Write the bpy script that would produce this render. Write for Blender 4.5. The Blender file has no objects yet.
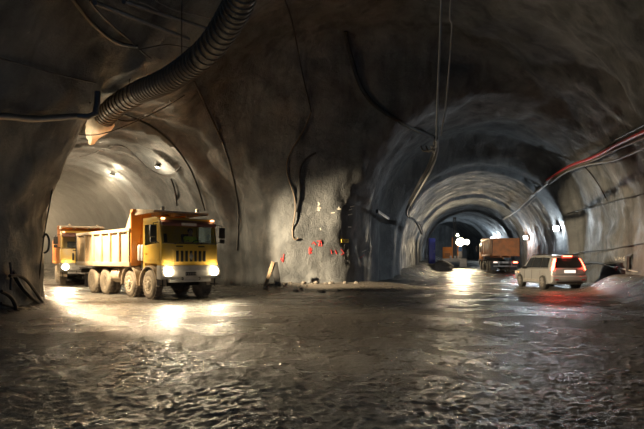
import bpy, bmesh, math, random
import numpy as np
from mathutils import Vector, Matrix, noise
from mathutils.bvhtree import BVHTree
random.seed(7)
SC = bpy.context.scene
COL = SC.collection
F = 540.0; CX = 322.0; HY = 259.0; CH = 1.5

def P(px, py, Y):
    "point seen at pixel (px,py) at distance Y in front of the camera"
    return Vector(((px-CX)/F*Y, Y, CH+(HY-py)/F*Y))

# ------------------------------------------------------------------ materials
def new_mat(name):
    m = bpy.data.materials.new(name); m.use_nodes = True
    nt = m.node_tree
    for n in list(nt.nodes): nt.nodes.remove(n)
    out = nt.nodes.new('ShaderNodeOutputMaterial')
    return m, nt, out

def N(nt, typ, **kw):
    n = nt.nodes.new(typ)
    for k, v in kw.items():
        if k.startswith('i_'):
            n.inputs[k[2:].replace('_', ' ')].default_value = v
        else: setattr(n, k, v)
    return n

def ramp(nt, fac, stops):
    r = nt.nodes.new('ShaderNodeValToRGB')
    el = r.color_ramp.elements
    el[0].position, el[0].color = stops[0][0], tuple(stops[0][1])+(1,)
    el[1].position, el[1].color = stops[-1][0], tuple(stops[-1][1])+(1,)
    for p, c in stops[1:-1]:
        e = el.new(p); e.color = tuple(c)+(1,)
    nt.links.new(fac, r.inputs['Fac'])
    return r.outputs['Color']

def noise_tex(nt, scale, detail=4, rough=.55, vec=None, dist=0):
    n = N(nt, 'ShaderNodeTexNoise'); n.inputs['Scale'].default_value = scale
    n.inputs['Detail'].default_value = detail; n.inputs['Roughness'].default_value = rough
    n.inputs['Distortion'].default_value = dist
    if vec: nt.links.new(vec, n.inputs['Vector'])
    return n.outputs['Fac']

def coords(nt, scale=None):
    c = nt.nodes.new('ShaderNodeTexCoord').outputs['Object']
    if scale:
        mp = nt.nodes.new('ShaderNodeMapping'); mp.inputs['Scale'].default_value = scale
        nt.links.new(c, mp.inputs['Vector']); return mp.outputs['Vector']
    return c

def mix(nt, fac, a, b, mode='MIX'):
    m = nt.nodes.new('ShaderNodeMix'); m.data_type = 'RGBA'; m.blend_type = mode
    for s, v in ((m.inputs[0], fac), (m.inputs[6], a), (m.inputs[7], b)):
        if hasattr(v, 'links'): nt.links.new(v, s)
        elif isinstance(v, (int, float)): s.default_value = v
        else: s.default_value = tuple(v)+(1,)
    return m.outputs[2]

def bump(nt, h, dist, strength=1, prev=None):
    b = nt.nodes.new('ShaderNodeBump'); b.inputs['Distance'].default_value = dist
    b.inputs['Strength'].default_value = strength
    nt.links.new(h, b.inputs['Height'])
    if prev: nt.links.new(prev, b.inputs['Normal'])
    return b.outputs['Normal']

def paint(name, col, rough=.5, metal=0, dirt=None, amt=.5, dscale=3, bumpd=0):
    "painted or plain surface with procedural grime"
    m, nt, out = new_mat(name)
    b = N(nt, 'ShaderNodeBsdfPrincipled')
    b.inputs['Roughness'].default_value = rough; b.inputs['Metallic'].default_value = metal
    v = coords(nt)
    f = noise_tex(nt, dscale, 5, .6, v)
    d = dirt or tuple(c*.6 for c in col)
    r = ramp(nt, f, [(.42, (0, 0, 0)), (.68, (amt,)*3)])
    nt.links.new(mix(nt, r, col, d), b.inputs['Base Color'])
    if bumpd: nt.links.new(bump(nt, noise_tex(nt, 40, 3, .6, v), bumpd), b.inputs['Normal'])
    nt.links.new(b.outputs[0], out.inputs[0])
    return m

def emit(name, col, s):
    m, nt, out = new_mat(name)
    e = N(nt, 'ShaderNodeEmission'); e.inputs[0].default_value = tuple(col)+(1,); e.inputs[1].default_value = s
    nt.links.new(e.outputs[0], out.inputs[0]); return m

def glass(name, tint=(.55, .62, .66), refl=.12, rough=.05):
    m, nt, out = new_mat(name)
    t = N(nt, 'ShaderNodeBsdfTransparent'); t.inputs[0].default_value = tuple(tint)+(1,)
    g = N(nt, 'ShaderNodeBsdfGlossy'); g.inputs['Roughness'].default_value = rough
    mx = N(nt, 'ShaderNodeMixShader'); mx.inputs[0].default_value = refl
    nt.links.new(t.outputs[0], mx.inputs[1]); nt.links.new(g.outputs[0], mx.inputs[2])
    nt.links.new(mx.outputs[0], out.inputs[0]); return m

def shotcrete(name):
    m, nt, out = new_mat(name)
    b = N(nt, 'ShaderNodeBsdfPrincipled')
    v = coords(nt)
    base = ramp(nt, noise_tex(nt, .55, 6, .62, v, .6), [(.3, (.060, .068, .076)), (.5, (.115, .126, .135)), (.72, (.185, .195, .20))])
    brown = ramp(nt, noise_tex(nt, .13, 3, .5, v, .4), [(.55, (0, 0, 0)), (.75, (.4,)*3)])
    c = mix(nt, brown, base, (.19, .13, .085))
    # dark damp streaks running down
    vs = coords(nt, (1.1, 1.1, .13))
    streak = ramp(nt, noise_tex(nt, 1.1, 5, .6, vs, .3), [(.50, (0, 0, 0)), (.64, (.72,)*3)])
    c = mix(nt, streak, c, (.055, .06, .065))
    # pale lime specks
    sp = ramp(nt, noise_tex(nt, 3.2, 6, .7, v), [(.68, (0, 0, 0)), (.74, (.6,)*3)])
    c = mix(nt, sp, c, (.42, .41, .39))
    nt.links.new(c, b.inputs['Base Color'])
    rg = ramp(nt, noise_tex(nt, .9, 4, .6, v), [(.35, (.45,)*3), (.65, (.85,)*3)])
    nt.links.new(rg, b.inputs['Roughness'])
    n1 = bump(nt, noise_tex(nt, 2.2, 8, .62, v, .4), .18, .55)
    n2 = bump(nt, noise_tex(nt, 15, 6, .72, v), .06, .9, n1)
    nt.links.new(n2, b.inputs['Normal'])
    nt.links.new(b.outputs[0], out.inputs[0]); return m

def road(name):
    m, nt, out = new_mat(name)
    b = N(nt, 'ShaderNodeBsdfPrincipled')
    v = coords(nt)
    c = ramp(nt, noise_tex(nt, 1.1, 9, .78, v, .5), [(.3, (.075, .070, .064)), (.55, (.115, .105, .092)), (.75, (.17, .15, .125))])
    g = ramp(nt, noise_tex(nt, 28, 3, .6, v), [(.5, (0, 0, 0)), (.66, (.8,)*3)])
    c = mix(nt, g, c, (.24, .225, .2))
    nt.links.new(c, b.inputs['Base Color'])
    rg = ramp(nt, noise_tex(nt, .6, 5, .6, v, .6), [(.38, (.18,)*3), (.62, (.38,)*3)])
    nt.links.new(rg, b.inputs['Roughness'])
    n3 = bump(nt, noise_tex(nt, 34, 4, .7, v), .03, 1)
    nt.links.new(n3, b.inputs['Normal'])
    nt.links.new(b.outputs[0], out.inputs[0]); return m

M = {}
M['shot'] = shotcrete('shotcrete')
M['road'] = road('wet_road')
M['yellow'] = paint('cab_yellow', (.74, .47, .06), .38, 0, (.5, .38, .2), .5, 2.5)
M['orange'] = paint('body_orange', (.72, .25, .03), .45, 0, (.45, .25, .1), .5, 2)
M['dusty'] = paint('dusty_body', (.62, .47, .30), .6, 0, (.40, .29, .18), .7, 1.6)
M['rust'] = paint('rust_orange', (.75, .27, .08), .55, 0, (.42, .17, .07), .7, 2)
M['mudguard'] = paint('mudguard_dust', (.52, .42, .3), .7, 0, (.3, .23, .16), .6)
M['tyre'] = paint('tyre_rubber', (.16, .13, .10), .85, 0, (.36, .30, .22), 1, 2.2, .01)
M['rim'] = paint('rim_dust', (.62, .54, .42), .55, .1, (.25, .2, .15), .7, 6)
M['dark'] = paint('dark_steel', (.035, .033, .03), .6, .2, (.1, .085, .065), .5)
M['black'] = paint('black_plastic', (.015, .015, .016), .5, 0, (.04, .037, .033), .4)
M['white'] = paint('dirty_white', (.62, .6, .56), .5, 0, (.35, .3, .24), .6)
M['lamp_white'] = paint('white_plastic', (.88, .88, .86), .4, 0, (.7, .7, .68), .3)
M['grey'] = paint('grey_steel', (.32, .31, .3), .5, .3, (.16, .14, .12), .6)
M['silver'] = paint('silver_paint', (.33, .34, .35), .3, .4, (.30, .285, .26), .5, 1.2)
M['silverbump'] = paint('silver_bumper', (.40, .41, .43), .35, .3, (.3, .29, .28), .4, 1.5)
M['glass'] = glass('windscreen_glass', (.74, .82, .84), .12, .12)
M['dglass'] = glass('dark_tinted_glass', (.10, .11, .12), .22, .04)
M['autoglass'] = paint('car_window_glass', (.016, .018, .02), .06, 0, (.03, .03, .03), .3)
M['cartyre'] = paint('car_tyre', (.02, .02, .02), .75, 0, (.06, .055, .045), .5)
M['visor'] = paint('visor_maroon', (.16, .06, .045), .5)
M['blue'] = paint('cabinet_blue', (.03, .04, .30), .5, 0, (.03, .03, .15), .5)
M['duct'] = paint('duct_cloth', (.055, .045, .038), .55, 0, (.12, .09, .06), .7, 1.5)
M['ductring'] = paint('duct_ring', (.16, .12, .085), .5, 0, (.08, .06, .05), .5, 2)
M['torn'] = paint('torn_liner', (.85, .76, .64), .7, 0, (.6, .48, .36), .5, 4)
M['cable'] = paint('black_cable', (.012, .012, .013), .5, 0, (.03, .03, .03), .5)
M['greycable'] = paint('grey_cable', (.20, .2, .2), .55)
M['palecable'] = paint('pale_cable', (.42, .40, .37), .6)
M['redcable'] = paint('red_cable', (.50, .04, .035), .5, 0, (.25, .03, .03), .4)
M['browncable'] = paint('brown_cable', (.15, .11, .075), .6)
M['pipe'] = paint('steel_pipe', (.13, .13, .135), .5, .4, (.07, .07, .07), .6)
M['wood'] = paint('old_wood', (.30, .22, .14), .8, 0, (.12, .09, .06), .7, 3)
M['stone'] = paint('stone', (.2, .18, .155), .85, 0, (.09, .08, .07), .8, 6, .02)
M['spoil'] = paint('spoil', (.11, .10, .09), .9, 0, (.05, .045, .04), .8, 3, .04)
M['redpaint'] = paint('red_spray', (.65, .03, .03), .7, 0, (.3, .04, .03), .5, 8)
M['whitepaint'] = paint('white_spray', (.7, .68, .62), .7, 0, (.4, .38, .34), .5, 8)
M['signyel'] = paint('sign_yellow', (.75, .52, .04), .5)
M['skin'] = paint('skin', (.45, .27, .19), .6)
M['hivis'] = paint('hivis_yellow', (.55, .72, .05), .6)
M['trouser'] = paint('work_trousers', (.05, .06, .10), .8)
M['hair'] = paint('dark_hair', (.03, .02, .015), .7)
M['head_l'] = emit('headlight_warm', (1, .80, .50), 120)
M['tail_l'] = emit('tail_red', (1, .05, .025), 40)
M['tail_dim'] = emit('tail_red_dim', (1, .06, .03), 4)
M['indic'] = emit('indicator_amber', (1, .38, .08), 4)
M['marker'] = emit('marker_amber', (1, .5, .2), 5)
M['lamp_c'] = emit('flood_cool', (.85, .95, 1), 60)
M['lamp_w'] = emit('flood_warm', (1, .80, .50), 110)
M['lampdim'] = emit('lamp_small', (1, .85, .6), 14)
M['dim_glow'] = emit('dim_warm_glow', (1, .75, .6), 1.6)
M['redlens'] = paint('red_lens', (.35, .02, .02), .3)

# ------------------------------------------------------------------ mesh helpers
class MB:
    def __init__(s): s.bm = bmesh.new()
    def box(s, c, d, rot=None, bev=0):
        r = bmesh.ops.create_cube(s.bm, size=1)
        M4 = Matrix.Translation(Vector(c)) @ (rot.to_4x4() if rot else Matrix()) @ Matrix.Diagonal(Vector(d).to_4d())
        bmesh.ops.transform(s.bm, matrix=M4, verts=r['verts'])
        if bev:
            es = list({e for v in r['verts'] for e in v.link_edges})
            bmesh.ops.bevel(s.bm, geom=es, offset=bev, segments=2, affect='EDGES', profile=.6)
        return s
    def prism(s, pts, x0, x1, axis='x', bev=0):
        "extrude polygon pts=(a,b) along an axis; x: (y,z)  y: (x,z)  z: (x,y)"
        def mk(a, b, t):
            return {'x': (t, a, b), 'y': (a, t, b), 'z': (a, b, t)}[axis]
        A = [s.bm.verts.new(mk(a, b, x0)) for a, b in pts]
        B = [s.bm.verts.new(mk(a, b, x1)) for a, b in pts]
        fs = [s.bm.faces.new(A[::-1]), s.bm.faces.new(B)]
        n = len(pts)
        for i in range(n):
            fs.append(s.bm.faces.new((A[i], A[(i+1) % n], B[(i+1) % n], B[i])))
        bmesh.ops.recalc_face_normals(s.bm, faces=fs)
        if bev:
            es = list({e for v in A+B for e in v.link_edges})
            bmesh.ops.bevel(s.bm, geom=es, offset=bev, segments=2, affect='EDGES', profile=.6)
        return s
    def lathe(s, prof, c, axis='x', seg=28):
        "prof = list of (t along axis, radius)"
        rings = []
        for t, r in prof:
            ring = []
            for k in range(seg):
                a = 2*math.pi*k/seg
                u, w = r*math.cos(a), r*math.sin(a)
                p = {'x': (t, u, w), 'y': (u, t, w), 'z': (u, w, t)}[axis]
                ring.append(s.bm.verts.new(Vector(c)+Vector(p)))
            rings.append(ring)
        fs = []
        for i in range(len(rings)-1):
            for k in range(seg):
                fs.append(s.bm.faces.new((rings[i][k], rings[i][(k+1) % seg], rings[i+1][(k+1) % seg], rings[i+1][k])))
        if prof[0][1] > 1e-4: fs.append(s.bm.faces.new(rings[0]))
        if prof[-1][1] > 1e-4: fs.append(s.bm.faces.new(rings[-1]))
        bmesh.ops.recalc_face_normals(s.bm, faces=fs)
        return s
    def tube(s, pts, r, seg=8):
        pts = [Vector(p) for p in pts]
        n = len(pts)
        rr = r if isinstance(r, (list, tuple)) else [r]*n
        prev = None; rings = []
        for i, p in enumerate(pts):
            t = (pts[min(i+1, n-1)]-pts[max(i-1, 0)])
            if t.length < 1e-9: t = Vector((0, 0, 1))
            t.normalize()
            if prev is None:
                a = Vector((0, 0, 1)) if abs(t.z) < .9 else Vector((1, 0, 0))
                u = t.cross(a).normalized()
            else:
                u = (prev - t*prev.dot(t))
                u = u.normalized() if u.length > 1e-6 else t.orthogonal().normalized()
            prev = u; w = t.cross(u)
            rings.append([s.bm.verts.new(p+(u*math.cos(2*math.pi*k/seg)+w*math.sin(2*math.pi*k/seg))*rr[i]) for k in range(seg)])
        for i in range(n-1):
            for k in range(seg):
                s.bm.faces.new((rings[i][k], rings[i][(k+1) % seg], rings[i+1][(k+1) % seg], rings[i+1][k]))
        s.bm.faces.new(rings[0][::-1]); s.bm.faces.new(rings[-1])
        return s
    def quadstrip(s, A, B):
        a = [s.bm.verts.new(p) for p in A]; b = [s.bm.verts.new(p) for p in B]
        for i in range(len(a)-1): s.bm.faces.new((a[i], a[i+1], b[i+1], b[i]))
        return s
    def rock(s, c, r, seed=0, flat=.7, sub=2, amp=.35):
        q = bmesh.ops.create_icosphere(s.bm, subdivisions=sub, radius=1)
        for v in q['verts']:
            k = 1+amp*noise.noise(v.co*1.6+Vector((seed*3.1, seed*1.7, seed)))
            v.co = Vector(c)+Vector((v.co.x*r*k, v.co.y*r*k, v.co.z*r*k*flat))
        return s
    def build(s, name, mat, parent=None, smooth=35, loc=None, rotz=0):
        me = bpy.data.meshes.new(name)
        bmesh.ops.recalc_face_normals(s.bm, faces=s.bm.faces)
        s.bm.to_mesh(me); s.bm.free()
        me.materials.append(M[mat] if isinstance(mat, str) else mat)
        if smooth:
            me.polygons.foreach_set('use_smooth', [True]*len(me.polygons))
            me.set_sharp_from_angle(angle=math.radians(smooth))
        o = bpy.data.objects.new(name, me); COL.objects.link(o)
        if parent: o.parent = parent
        if loc is not None: o.location = loc
        if rotz: o.rotation_euler.z = rotz
        return o

def tag(o, label, cat, group=None, kind=None):
    o['label'] = label; o['category'] = cat
    if group: o['group'] = group
    if kind: o['kind'] = kind
    return o

def thing(name, label, cat, loc=(0, 0, 0), rotz=0, group=None):
    o = bpy.data.objects.new(name, None); COL.objects.link(o)
    o.empty_display_size = .2
    o.location = loc; o.rotation_euler.z = rotz
    return tag(o, label, cat, group)

def bez(pts, sub=6):
    "Catmull-Rom through points"
    pts = [Vector(p) for p in pts]; out = []
    for i in range(len(pts)-1):
        p0 = pts[max(i-1, 0)]; p1 = pts[i]; p2 = pts[i+1]; p3 = pts[min(i+2, len(pts)-1)]
        for k in range(sub):
            t = k/sub
            out.append(.5*((2*p1)+(p2-p0)*t+(2*p0-5*p1+4*p2-p3)*t*t+(3*p1-p0-3*p2+p3)*t**3))
    out.append(pts[-1]); return out

def spot(name, loc, target, energy, col, angle=70, blend=.4, size=.15, parent=None):
    l = bpy.data.lights.new(name, 'SPOT'); l.energy = energy; l.color = col
    l.spot_size = math.radians(angle); l.spot_blend = blend; l.shadow_soft_size = size
    o = bpy.data.objects.new(name, l); COL.objects.link(o)
    o.location = loc
    o.rotation_euler = (Vector(target)-Vector(loc)).to_track_quat('-Z', 'Y').to_euler()
    if parent: o.parent = parent
    return o

def point(name, loc, energy, col, size=.1, parent=None):
    l = bpy.data.lights.new(name, 'POINT'); l.energy = energy; l.color = col; l.shadow_soft_size = size
    o = bpy.data.objects.new(name, l); COL.objects.link(o); o.location = loc
    if parent: o.parent = parent
    return o

# ------------------------------------------------------------------ the cavern: one distance field, meshed
LC = (-5.65, 22.0); LD = (-.643, .766); LP = (.766, .643)          # left tunnel axis, its normal
def rcen(y):                                                       # right tunnel centre line
    yy = np.maximum(y-72, 0)
    return 14.6+.25*(y-52)-.009*yy*yy
RESO = .2
X0, X1, Y0, Y1, Z0, Z1 = -44, 30, -8, 100, -.8, 14.6
gx = np.arange(X0, X1, RESO, dtype=np.float32); gy = np.arange(Y0, Y1, RESO, dtype=np.float32); gz = np.arange(Z0, Z1, RESO, dtype=np.float32)
def smin(a, b, k):
    h = np.clip(.5+.5*(b-a)/k, 0, 1)
    return b+(a-b)*h-k*h*(1-h)
def smax(a, b, k): return -smin(-a, -b, k)
def arch(s, z, R, zc): return np.sqrt(s*s+np.maximum(z-zc, 0)**2)-R
def sstep(a, b, x):
    t = np.clip((x-a)/(b-a), 0, 1); return t*t*(3-2*t)
def field(x, y, z):
    # chamber
    cx = -.4+.125*y; R = 7.9+.125*y
    ch = arch(x-cx, z, R, 2.0)
    ch = smax(ch, y-27.5, 2.0)
    # left tunnel
    t = (x-LC[0])*LD[0]+(y-LC[1])*LD[1]; s = (x-LC[0])*LP[0]+(y-LC[1])*LP[1]
    RL = 6.15-.5*sstep(5.6, 6.2, t)-.12*sstep(13, 13.5, t)-.1*sstep(21, 21.5, t)
    RL = RL-.75*sstep(.5, -3.5, s)*sstep(8, 4, t)*sstep(7.5, 5.5, z)
    rib = .18*np.exp(-(((t-1.0) % 2.2-1.1)/.22)**2)
    lt = arch(s, z, RL-rib, 2.4)
    lt = np.maximum(lt, -4-t); lt = np.maximum(lt, t-46)
    # right tunnel
    s2 = (x-rcen(y))*.97; t2 = y
    RR = 6.5-.8*sstep(35.2, 36.4, t2)
    zc = 3.3-1.0*sstep(35.2, 36.4, t2)
    rib2 = .035*np.exp(-((t2 % 2.4-1.2)/.3)**2)+.32*np.exp(-(((t2-38.4-8.2) % 16.4-8.2)/.6)**4)
    rt = arch(s2, z, RR-rib2*sstep(30, 36, t2), zc)
    rt = np.maximum(rt, 20-y); rt = np.maximum(rt, y-97)
    # dark niche low in the right wall
    ni = np.sqrt(((x-15.1)/1.5)**2+((y-29.3)/1.9)**2+(z/1.55)**2)-1
    d = smin(ch, lt, .7); d = smin(d, rt, 1.4); d = smin(d, ni*1.5, .2)
    d = smin(d, np.sqrt((x+11.2)**2+(y-21.0)**2+(z-4.8)**2)-1.5, .3)  # unseen pocket added for the floodlight, so its shadow edge falls further right
    return d
def surface_nets():
    A = field(gx[:, None, None], gy[None, :, None], gz[None, None, :]).astype(np.float32)
    S = A < 0
    c = np.zeros(tuple(n-1 for n in A.shape), np.uint8)
    sl = lambda d, n: slice(d, n-1+d)
    nx, ny, nz = A.shape
    corners = [(i, j, k) for i in (0, 1) for j in (0, 1) for k in (0, 1)]
    for i, j, k in corners: c += S[sl(i, nx), sl(j, ny), sl(k, nz)]
    act = np.argwhere((c > 0) & (c < 8)); del c
    idx = np.full((nx-1, ny-1, nz-1), -1, np.int32)
    idx[act[:, 0], act[:, 1], act[:, 2]] = np.arange(len(act))
    pos = np.zeros((len(act), 3)); cnt = np.zeros(len(act))
    for a in corners:
        for ax in range(3):
            if a[ax]: continue
            b = list(a); b[ax] = 1
            va = A[act[:, 0]+a[0], act[:, 1]+a[1], act[:, 2]+a[2]]; vb = A[act[:, 0]+b[0], act[:, 1]+b[1], act[:, 2]+b[2]]
            m = (va < 0) != (vb < 0)
            t = va[m]/(va[m]-vb[m])
            p = np.tile(np.array(a, float), (m.sum(), 1)); p[:, ax] = t
            pos[m] += p; cnt[m] += 1
    pos = (act+pos/cnt[:, None])*RESO+np.array([X0, Y0, Z0])
    quads = []
    for ax in range(3):
        s0 = [slice(None)]*3; s1 = [slice(None)]*3
        s0[ax] = slice(0, -1); s1[ax] = slice(1, None)
        e = np.argwhere(S[tuple(s0)] != S[tuple(s1)])
        o1, o2 = [(1, 2), (2, 0), (0, 1)][ax]
        ok = (e[:, o1] > 0) & (e[:, o2] > 0) & (e[:, o1] < A.shape[o1]-1) & (e[:, o2] < A.shape[o2]-1)
        e = e[ok]
        fl = S[e[:, 0], e[:, 1], e[:, 2]]
        def g(d1, d2):
            q = e.copy(); q[:, o1] += d1; q[:, o2] += d2
            return idx[q[:, 0], q[:, 1], q[:, 2]]
        q = np.stack([g(-1, -1), g(0, -1), g(0, 0), g(-1, 0)], 1)
        q[fl] = q[fl][:, ::-1]
        quads.append(q)
    return pos, np.concatenate(quads)
SV, SQ = surface_nets()
tmp = bpy.data.meshes.new('shell_tmp')
tmp.from_pydata(SV.tolist(), [], SQ.tolist()); tmp.update()
nrm = np.empty(len(SV)*3, np.float32); tmp.vertex_normals.foreach_get('vector', nrm); nrm = nrm.reshape(-1, 3)
disp = np.empty(len(SV))
for i, p in enumerate(SV):
    v = Vector(p)
    disp[i] = .30*noise.fractal(v*.33, 1.0, 2.0, 3)+.07*noise.fractal(v*1.3, .9, 2.1, 3)
calm = np.where((SV[:, 1] > 31), .45, 1.0)
SV = SV+nrm*(disp*calm)[:, None]
tmp.vertices.foreach_set('co', SV.astype(np.float32).ravel()); tmp.update()
tmp.vertex_normals.foreach_get('vector', nrm.reshape(-1)) if False else None
nn = np.empty(len(SV)*3, np.float32); tmp.vertex_normals.foreach_get('vector', nn); nrm = nn.reshape(-1, 3)
cen = SV[SQ].mean(1)
fx, fy, fz = cen[:, 0], cen[:, 1], cen[:, 2]
tt = (fx-LC[0])*LD[0]+(fy-LC[1])*LD[1]; ss = (fx-LC[0])*LP[0]+(fy-LC[1])*LP[1]
inl = (fx < -1.0) & (fy > 15.5) & (tt > -2) & (np.abs(ss) < 7.5)
inr = (fy > 26) & (fx > 1.5) & ~inl
reg = np.full(len(SQ), 3)                       # 3 = ceiling
hi = fz > 6.0
cxm = -.4+.125*fy
chm = ~inl & ~inr
reg[chm & ~hi & (fx < -6)] = 0
reg[chm & ~hi & (fx > 6)] = 1
reg[chm & (fy > 20) & (fx > -6) & (fx < 6) & (fz < 11)] = 2
reg[inl & ~hi & (ss < 0)] = 0
reg[inl & ~hi & (ss >= 0)] = 2
reg[inr & ~hi & (fx < rcen(fy))] = 2
reg[inr & ~hi & (fx >= rcen(fy))] = 1
WALL = {}
for k, nm in enumerate(('wall_left', 'wall_right', 'wall_back', 'ceiling')):
    q = SQ[(reg == k) & (fz > -.55)]
    used, inv = np.unique(q.ravel(), return_inverse=True)
    me = bpy.data.meshes.new(nm)
    me.from_pydata(SV[used].tolist(), [], inv.reshape(-1, 4).tolist())
    me.polygons.foreach_set('use_smooth', [True]*len(me.polygons))
    me.normals_split_custom_set_from_vertices(nrm[used].tolist())
    me.materials.append(M['shot'])
    o = bpy.data.objects.new(nm, me); COL.objects.link(o); o['kind'] = 'structure'
    WALL[nm] = o
BVH = BVHTree.FromPolygons(SV.tolist(), SQ.tolist())
bpy.data.meshes.remove(tmp)
CAM = Vector((0, 0, CH))
def hit(px, py, off=.05, Y=None):
    d = P(px, py, 1)-CAM
    loc, n, i, dist = BVH.ray_cast(CAM, d.normalized())
    if loc is None: return P(px, py, Y or 20), Vector((0, -1, 0))
    if n.dot(d) > 0: n = -n
    return loc+n*off, n

# ------------------------------------------------------------------ floor
def vnoise(x, y, seed=0):
    "smooth 2-D value noise in -1..1 (numpy)"
    xi = np.floor(x).astype(np.int64); yi = np.floor(y).astype(np.int64)
    fx = x-xi; fy = y-yi; fx = fx*fx*(3-2*fx); fy = fy*fy*(3-2*fy)
    def h(a, b):
        n = (a*374761393+b*668265263+seed*974634777) & 0xffffffff
        n = ((n ^ (n >> 13))*1274126177) & 0xffffffff
        n = ((n ^ (n >> 16))*2246822519) & 0xffffffff
        return ((n ^ (n >> 15)) & 0xffff)/32767.5-1
    return (h(xi, yi)*(1-fx)+h(xi+1, yi)*fx)*(1-fy)+(h(xi, yi+1)*(1-fx)+h(xi+1, yi+1)*fx)*fy
def groundv(x, y):
    h = .03*np.maximum(y-48, 0)
    h = h+.04*vnoise(x*.3, y*.3, 1)+.010*vnoise(x*.9, y*.9, 2)
    w = 7.6+.25*y                                            # low bank at the foot of the right wall
    f = np.clip(np.minimum((27.2-y)/1.6, (y-15)/3), 0, 1)
    h = h+.75*sstep(0, 1, (x-(w-2.0))/2.0)*f
    k = np.maximum(0, 1-np.hypot((x-0.5)/5.5, (y-27.5)/2.6)); h = h+.30*np.minimum(1, k*2.2)   # bank at the pillar
    lw = 8.9+.25*(y-52)                                      # bank along the left of the right tunnel
    h = h+.8*sstep(0, 1, (lw+2.6-x)/2.6)*np.clip((y-34)/8, 0, 1)
    k = np.clip((-7.0-x)/1.6, 0, 1.5); h = h+np.where(y < 16.5, .35*k*k, 0)                    # foot of the left wall
    return h
def ground(x, y): return float(groundv(np.array([float(x)]), np.array([float(y)]))[0])
def floor_mesh():
    ys = [-9, -6, -3, 0, 2]
    y = 3.0
    while y < 101: ys.append(y); y += max(.028, .0026*y) if y < 32 else .0075*y
    ys = np.array(ys)
    NX = 820
    xl = np.where(ys > 14, np.maximum(-9.5-(ys-14)*.95, -43), -9.5); xr = np.maximum(13.5, 10+.27*ys)+2
    # columns packed where the road is, sparser towards the edges
    u = np.linspace(0, 1, NX+1)
    X = xl[:, None]+(xr-xl)[:, None]*u[None, :]; Y = np.repeat(ys[:, None], NX+1, 1)
    Z = groundv(X, Y)
    # broken stone pressed into the mud
    rel = .002*vnoise(X*2.3, Y*2.3, 3)+.003*vnoise(X*5.1+.3*Y, Y*5.1, 4)+.009*np.maximum(vnoise(X*10, Y*10, 5), -.1)+.011*np.maximum(vnoise(X*19, Y*19, 6), -.05)+.009*vnoise(X*31, Y*31, 7)
    wear = .55+.45*vnoise(X*.45, Y*.25, 8)
    Z = Z+rel*(.7+.4*np.clip(wear, 0, 1))*np.clip((48-Y)/15, .2, 1)
    V = np.stack([X, Y, Z], -1).reshape(-1, 3)
    r, c = np.meshgrid(np.arange(len(ys)-1), np.arange(NX), indexing='ij')
    a = (r*(NX+1)+c).ravel(); q = np.stack([a, a+1, a+NX+2, a+NX+1], 1).astype(np.int32)
    me = bpy.data.meshes.new('floor')
    me.vertices.add(len(V)); me.vertices.foreach_set('co', V.astype(np.float32).ravel())
    me.loops.add(q.size); me.loops.foreach_set('vertex_index', q.ravel())
    me.polygons.add(len(q)); me.polygons.foreach_set('loop_start', np.arange(0, q.size, 4, dtype=np.int32))
    me.polygons.foreach_set('use_smooth', [True]*len(q))
    me.update(calc_edges=True); me.validate()
    me.materials.append(M['road'])
    o = bpy.data.objects.new('floor', me); COL.objects.link(o); o['kind'] = 'structure'
    return o
FLOOR = floor_mesh()

# ------------------------------------------------------------------ vehicles
def wheel(parent, x, y, r, w, dual, tyre, rim, side):
    "one truck wheel (a dual pair at the rear) with its hub; side=+1/-1 outward"
    m = MB()
    h = w/2
    def prof(x0, x1):
        s = (x1-x0)
        return [(x0, r*.60), (x0, r*.80), (x0+.12*s, r*.95), (x0+.25*s, r), (x0+.75*s, r), (x1-.12*s, r*.95), (x1, r*.80), (x1, r*.60)]
    if dual:
        m.lathe([(-h, r*.55)]+prof(-h, -.015)+prof(.015, h)+[(h, r*.55)], (0, 0, 0))
    else:
        m.lathe([(-h, r*.55)]+prof(-h, h)+[(h, r*.55)], (0, 0, 0))
    for k in range(26):                                        # tread blocks
        a = 2*math.pi*k/26
        for xx in ((-h*.45, h*.45)):
            m.box((xx, math.cos(a)*r*.99, math.sin(a)*r*.99), (h*.62, r*.12, .05), Matrix.Rotation(a, 3, 'X'))
    o = m.build('wheel', tyre, parent, 40, (x, y, r))
    q = MB(); e = side*h
    if dual:
        q.lathe([(e*1.0, r*.585), (e*.96, r*.60), (e*.25, r*.52), (e*.2, r*.26), (e*.55, r*.24), (e*.75, r*.2), (e*.8, 0)], (0, 0, 0))
        bx = e*.25
    else:
        q.lathe([(e*1.02, r*.56), (e*1.06, r*.60), (e*.8, r*.52), (e*1.0, r*.36), (e*1.05, r*.25), (e*1.35, r*.2), (e*1.4, 0)], (0, 0, 0))
        bx = e*1.0
    for k in range(10):
        a = 2*math.pi*k/10
        q.lathe([(bx, .022), (bx+side*.06, .022), (bx+side*.061, 0)], (0, math.cos(a)*r*.40, math.sin(a)*r*.40), seg=6)
    q.build('hub', rim, o, 40)
    return o

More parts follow.
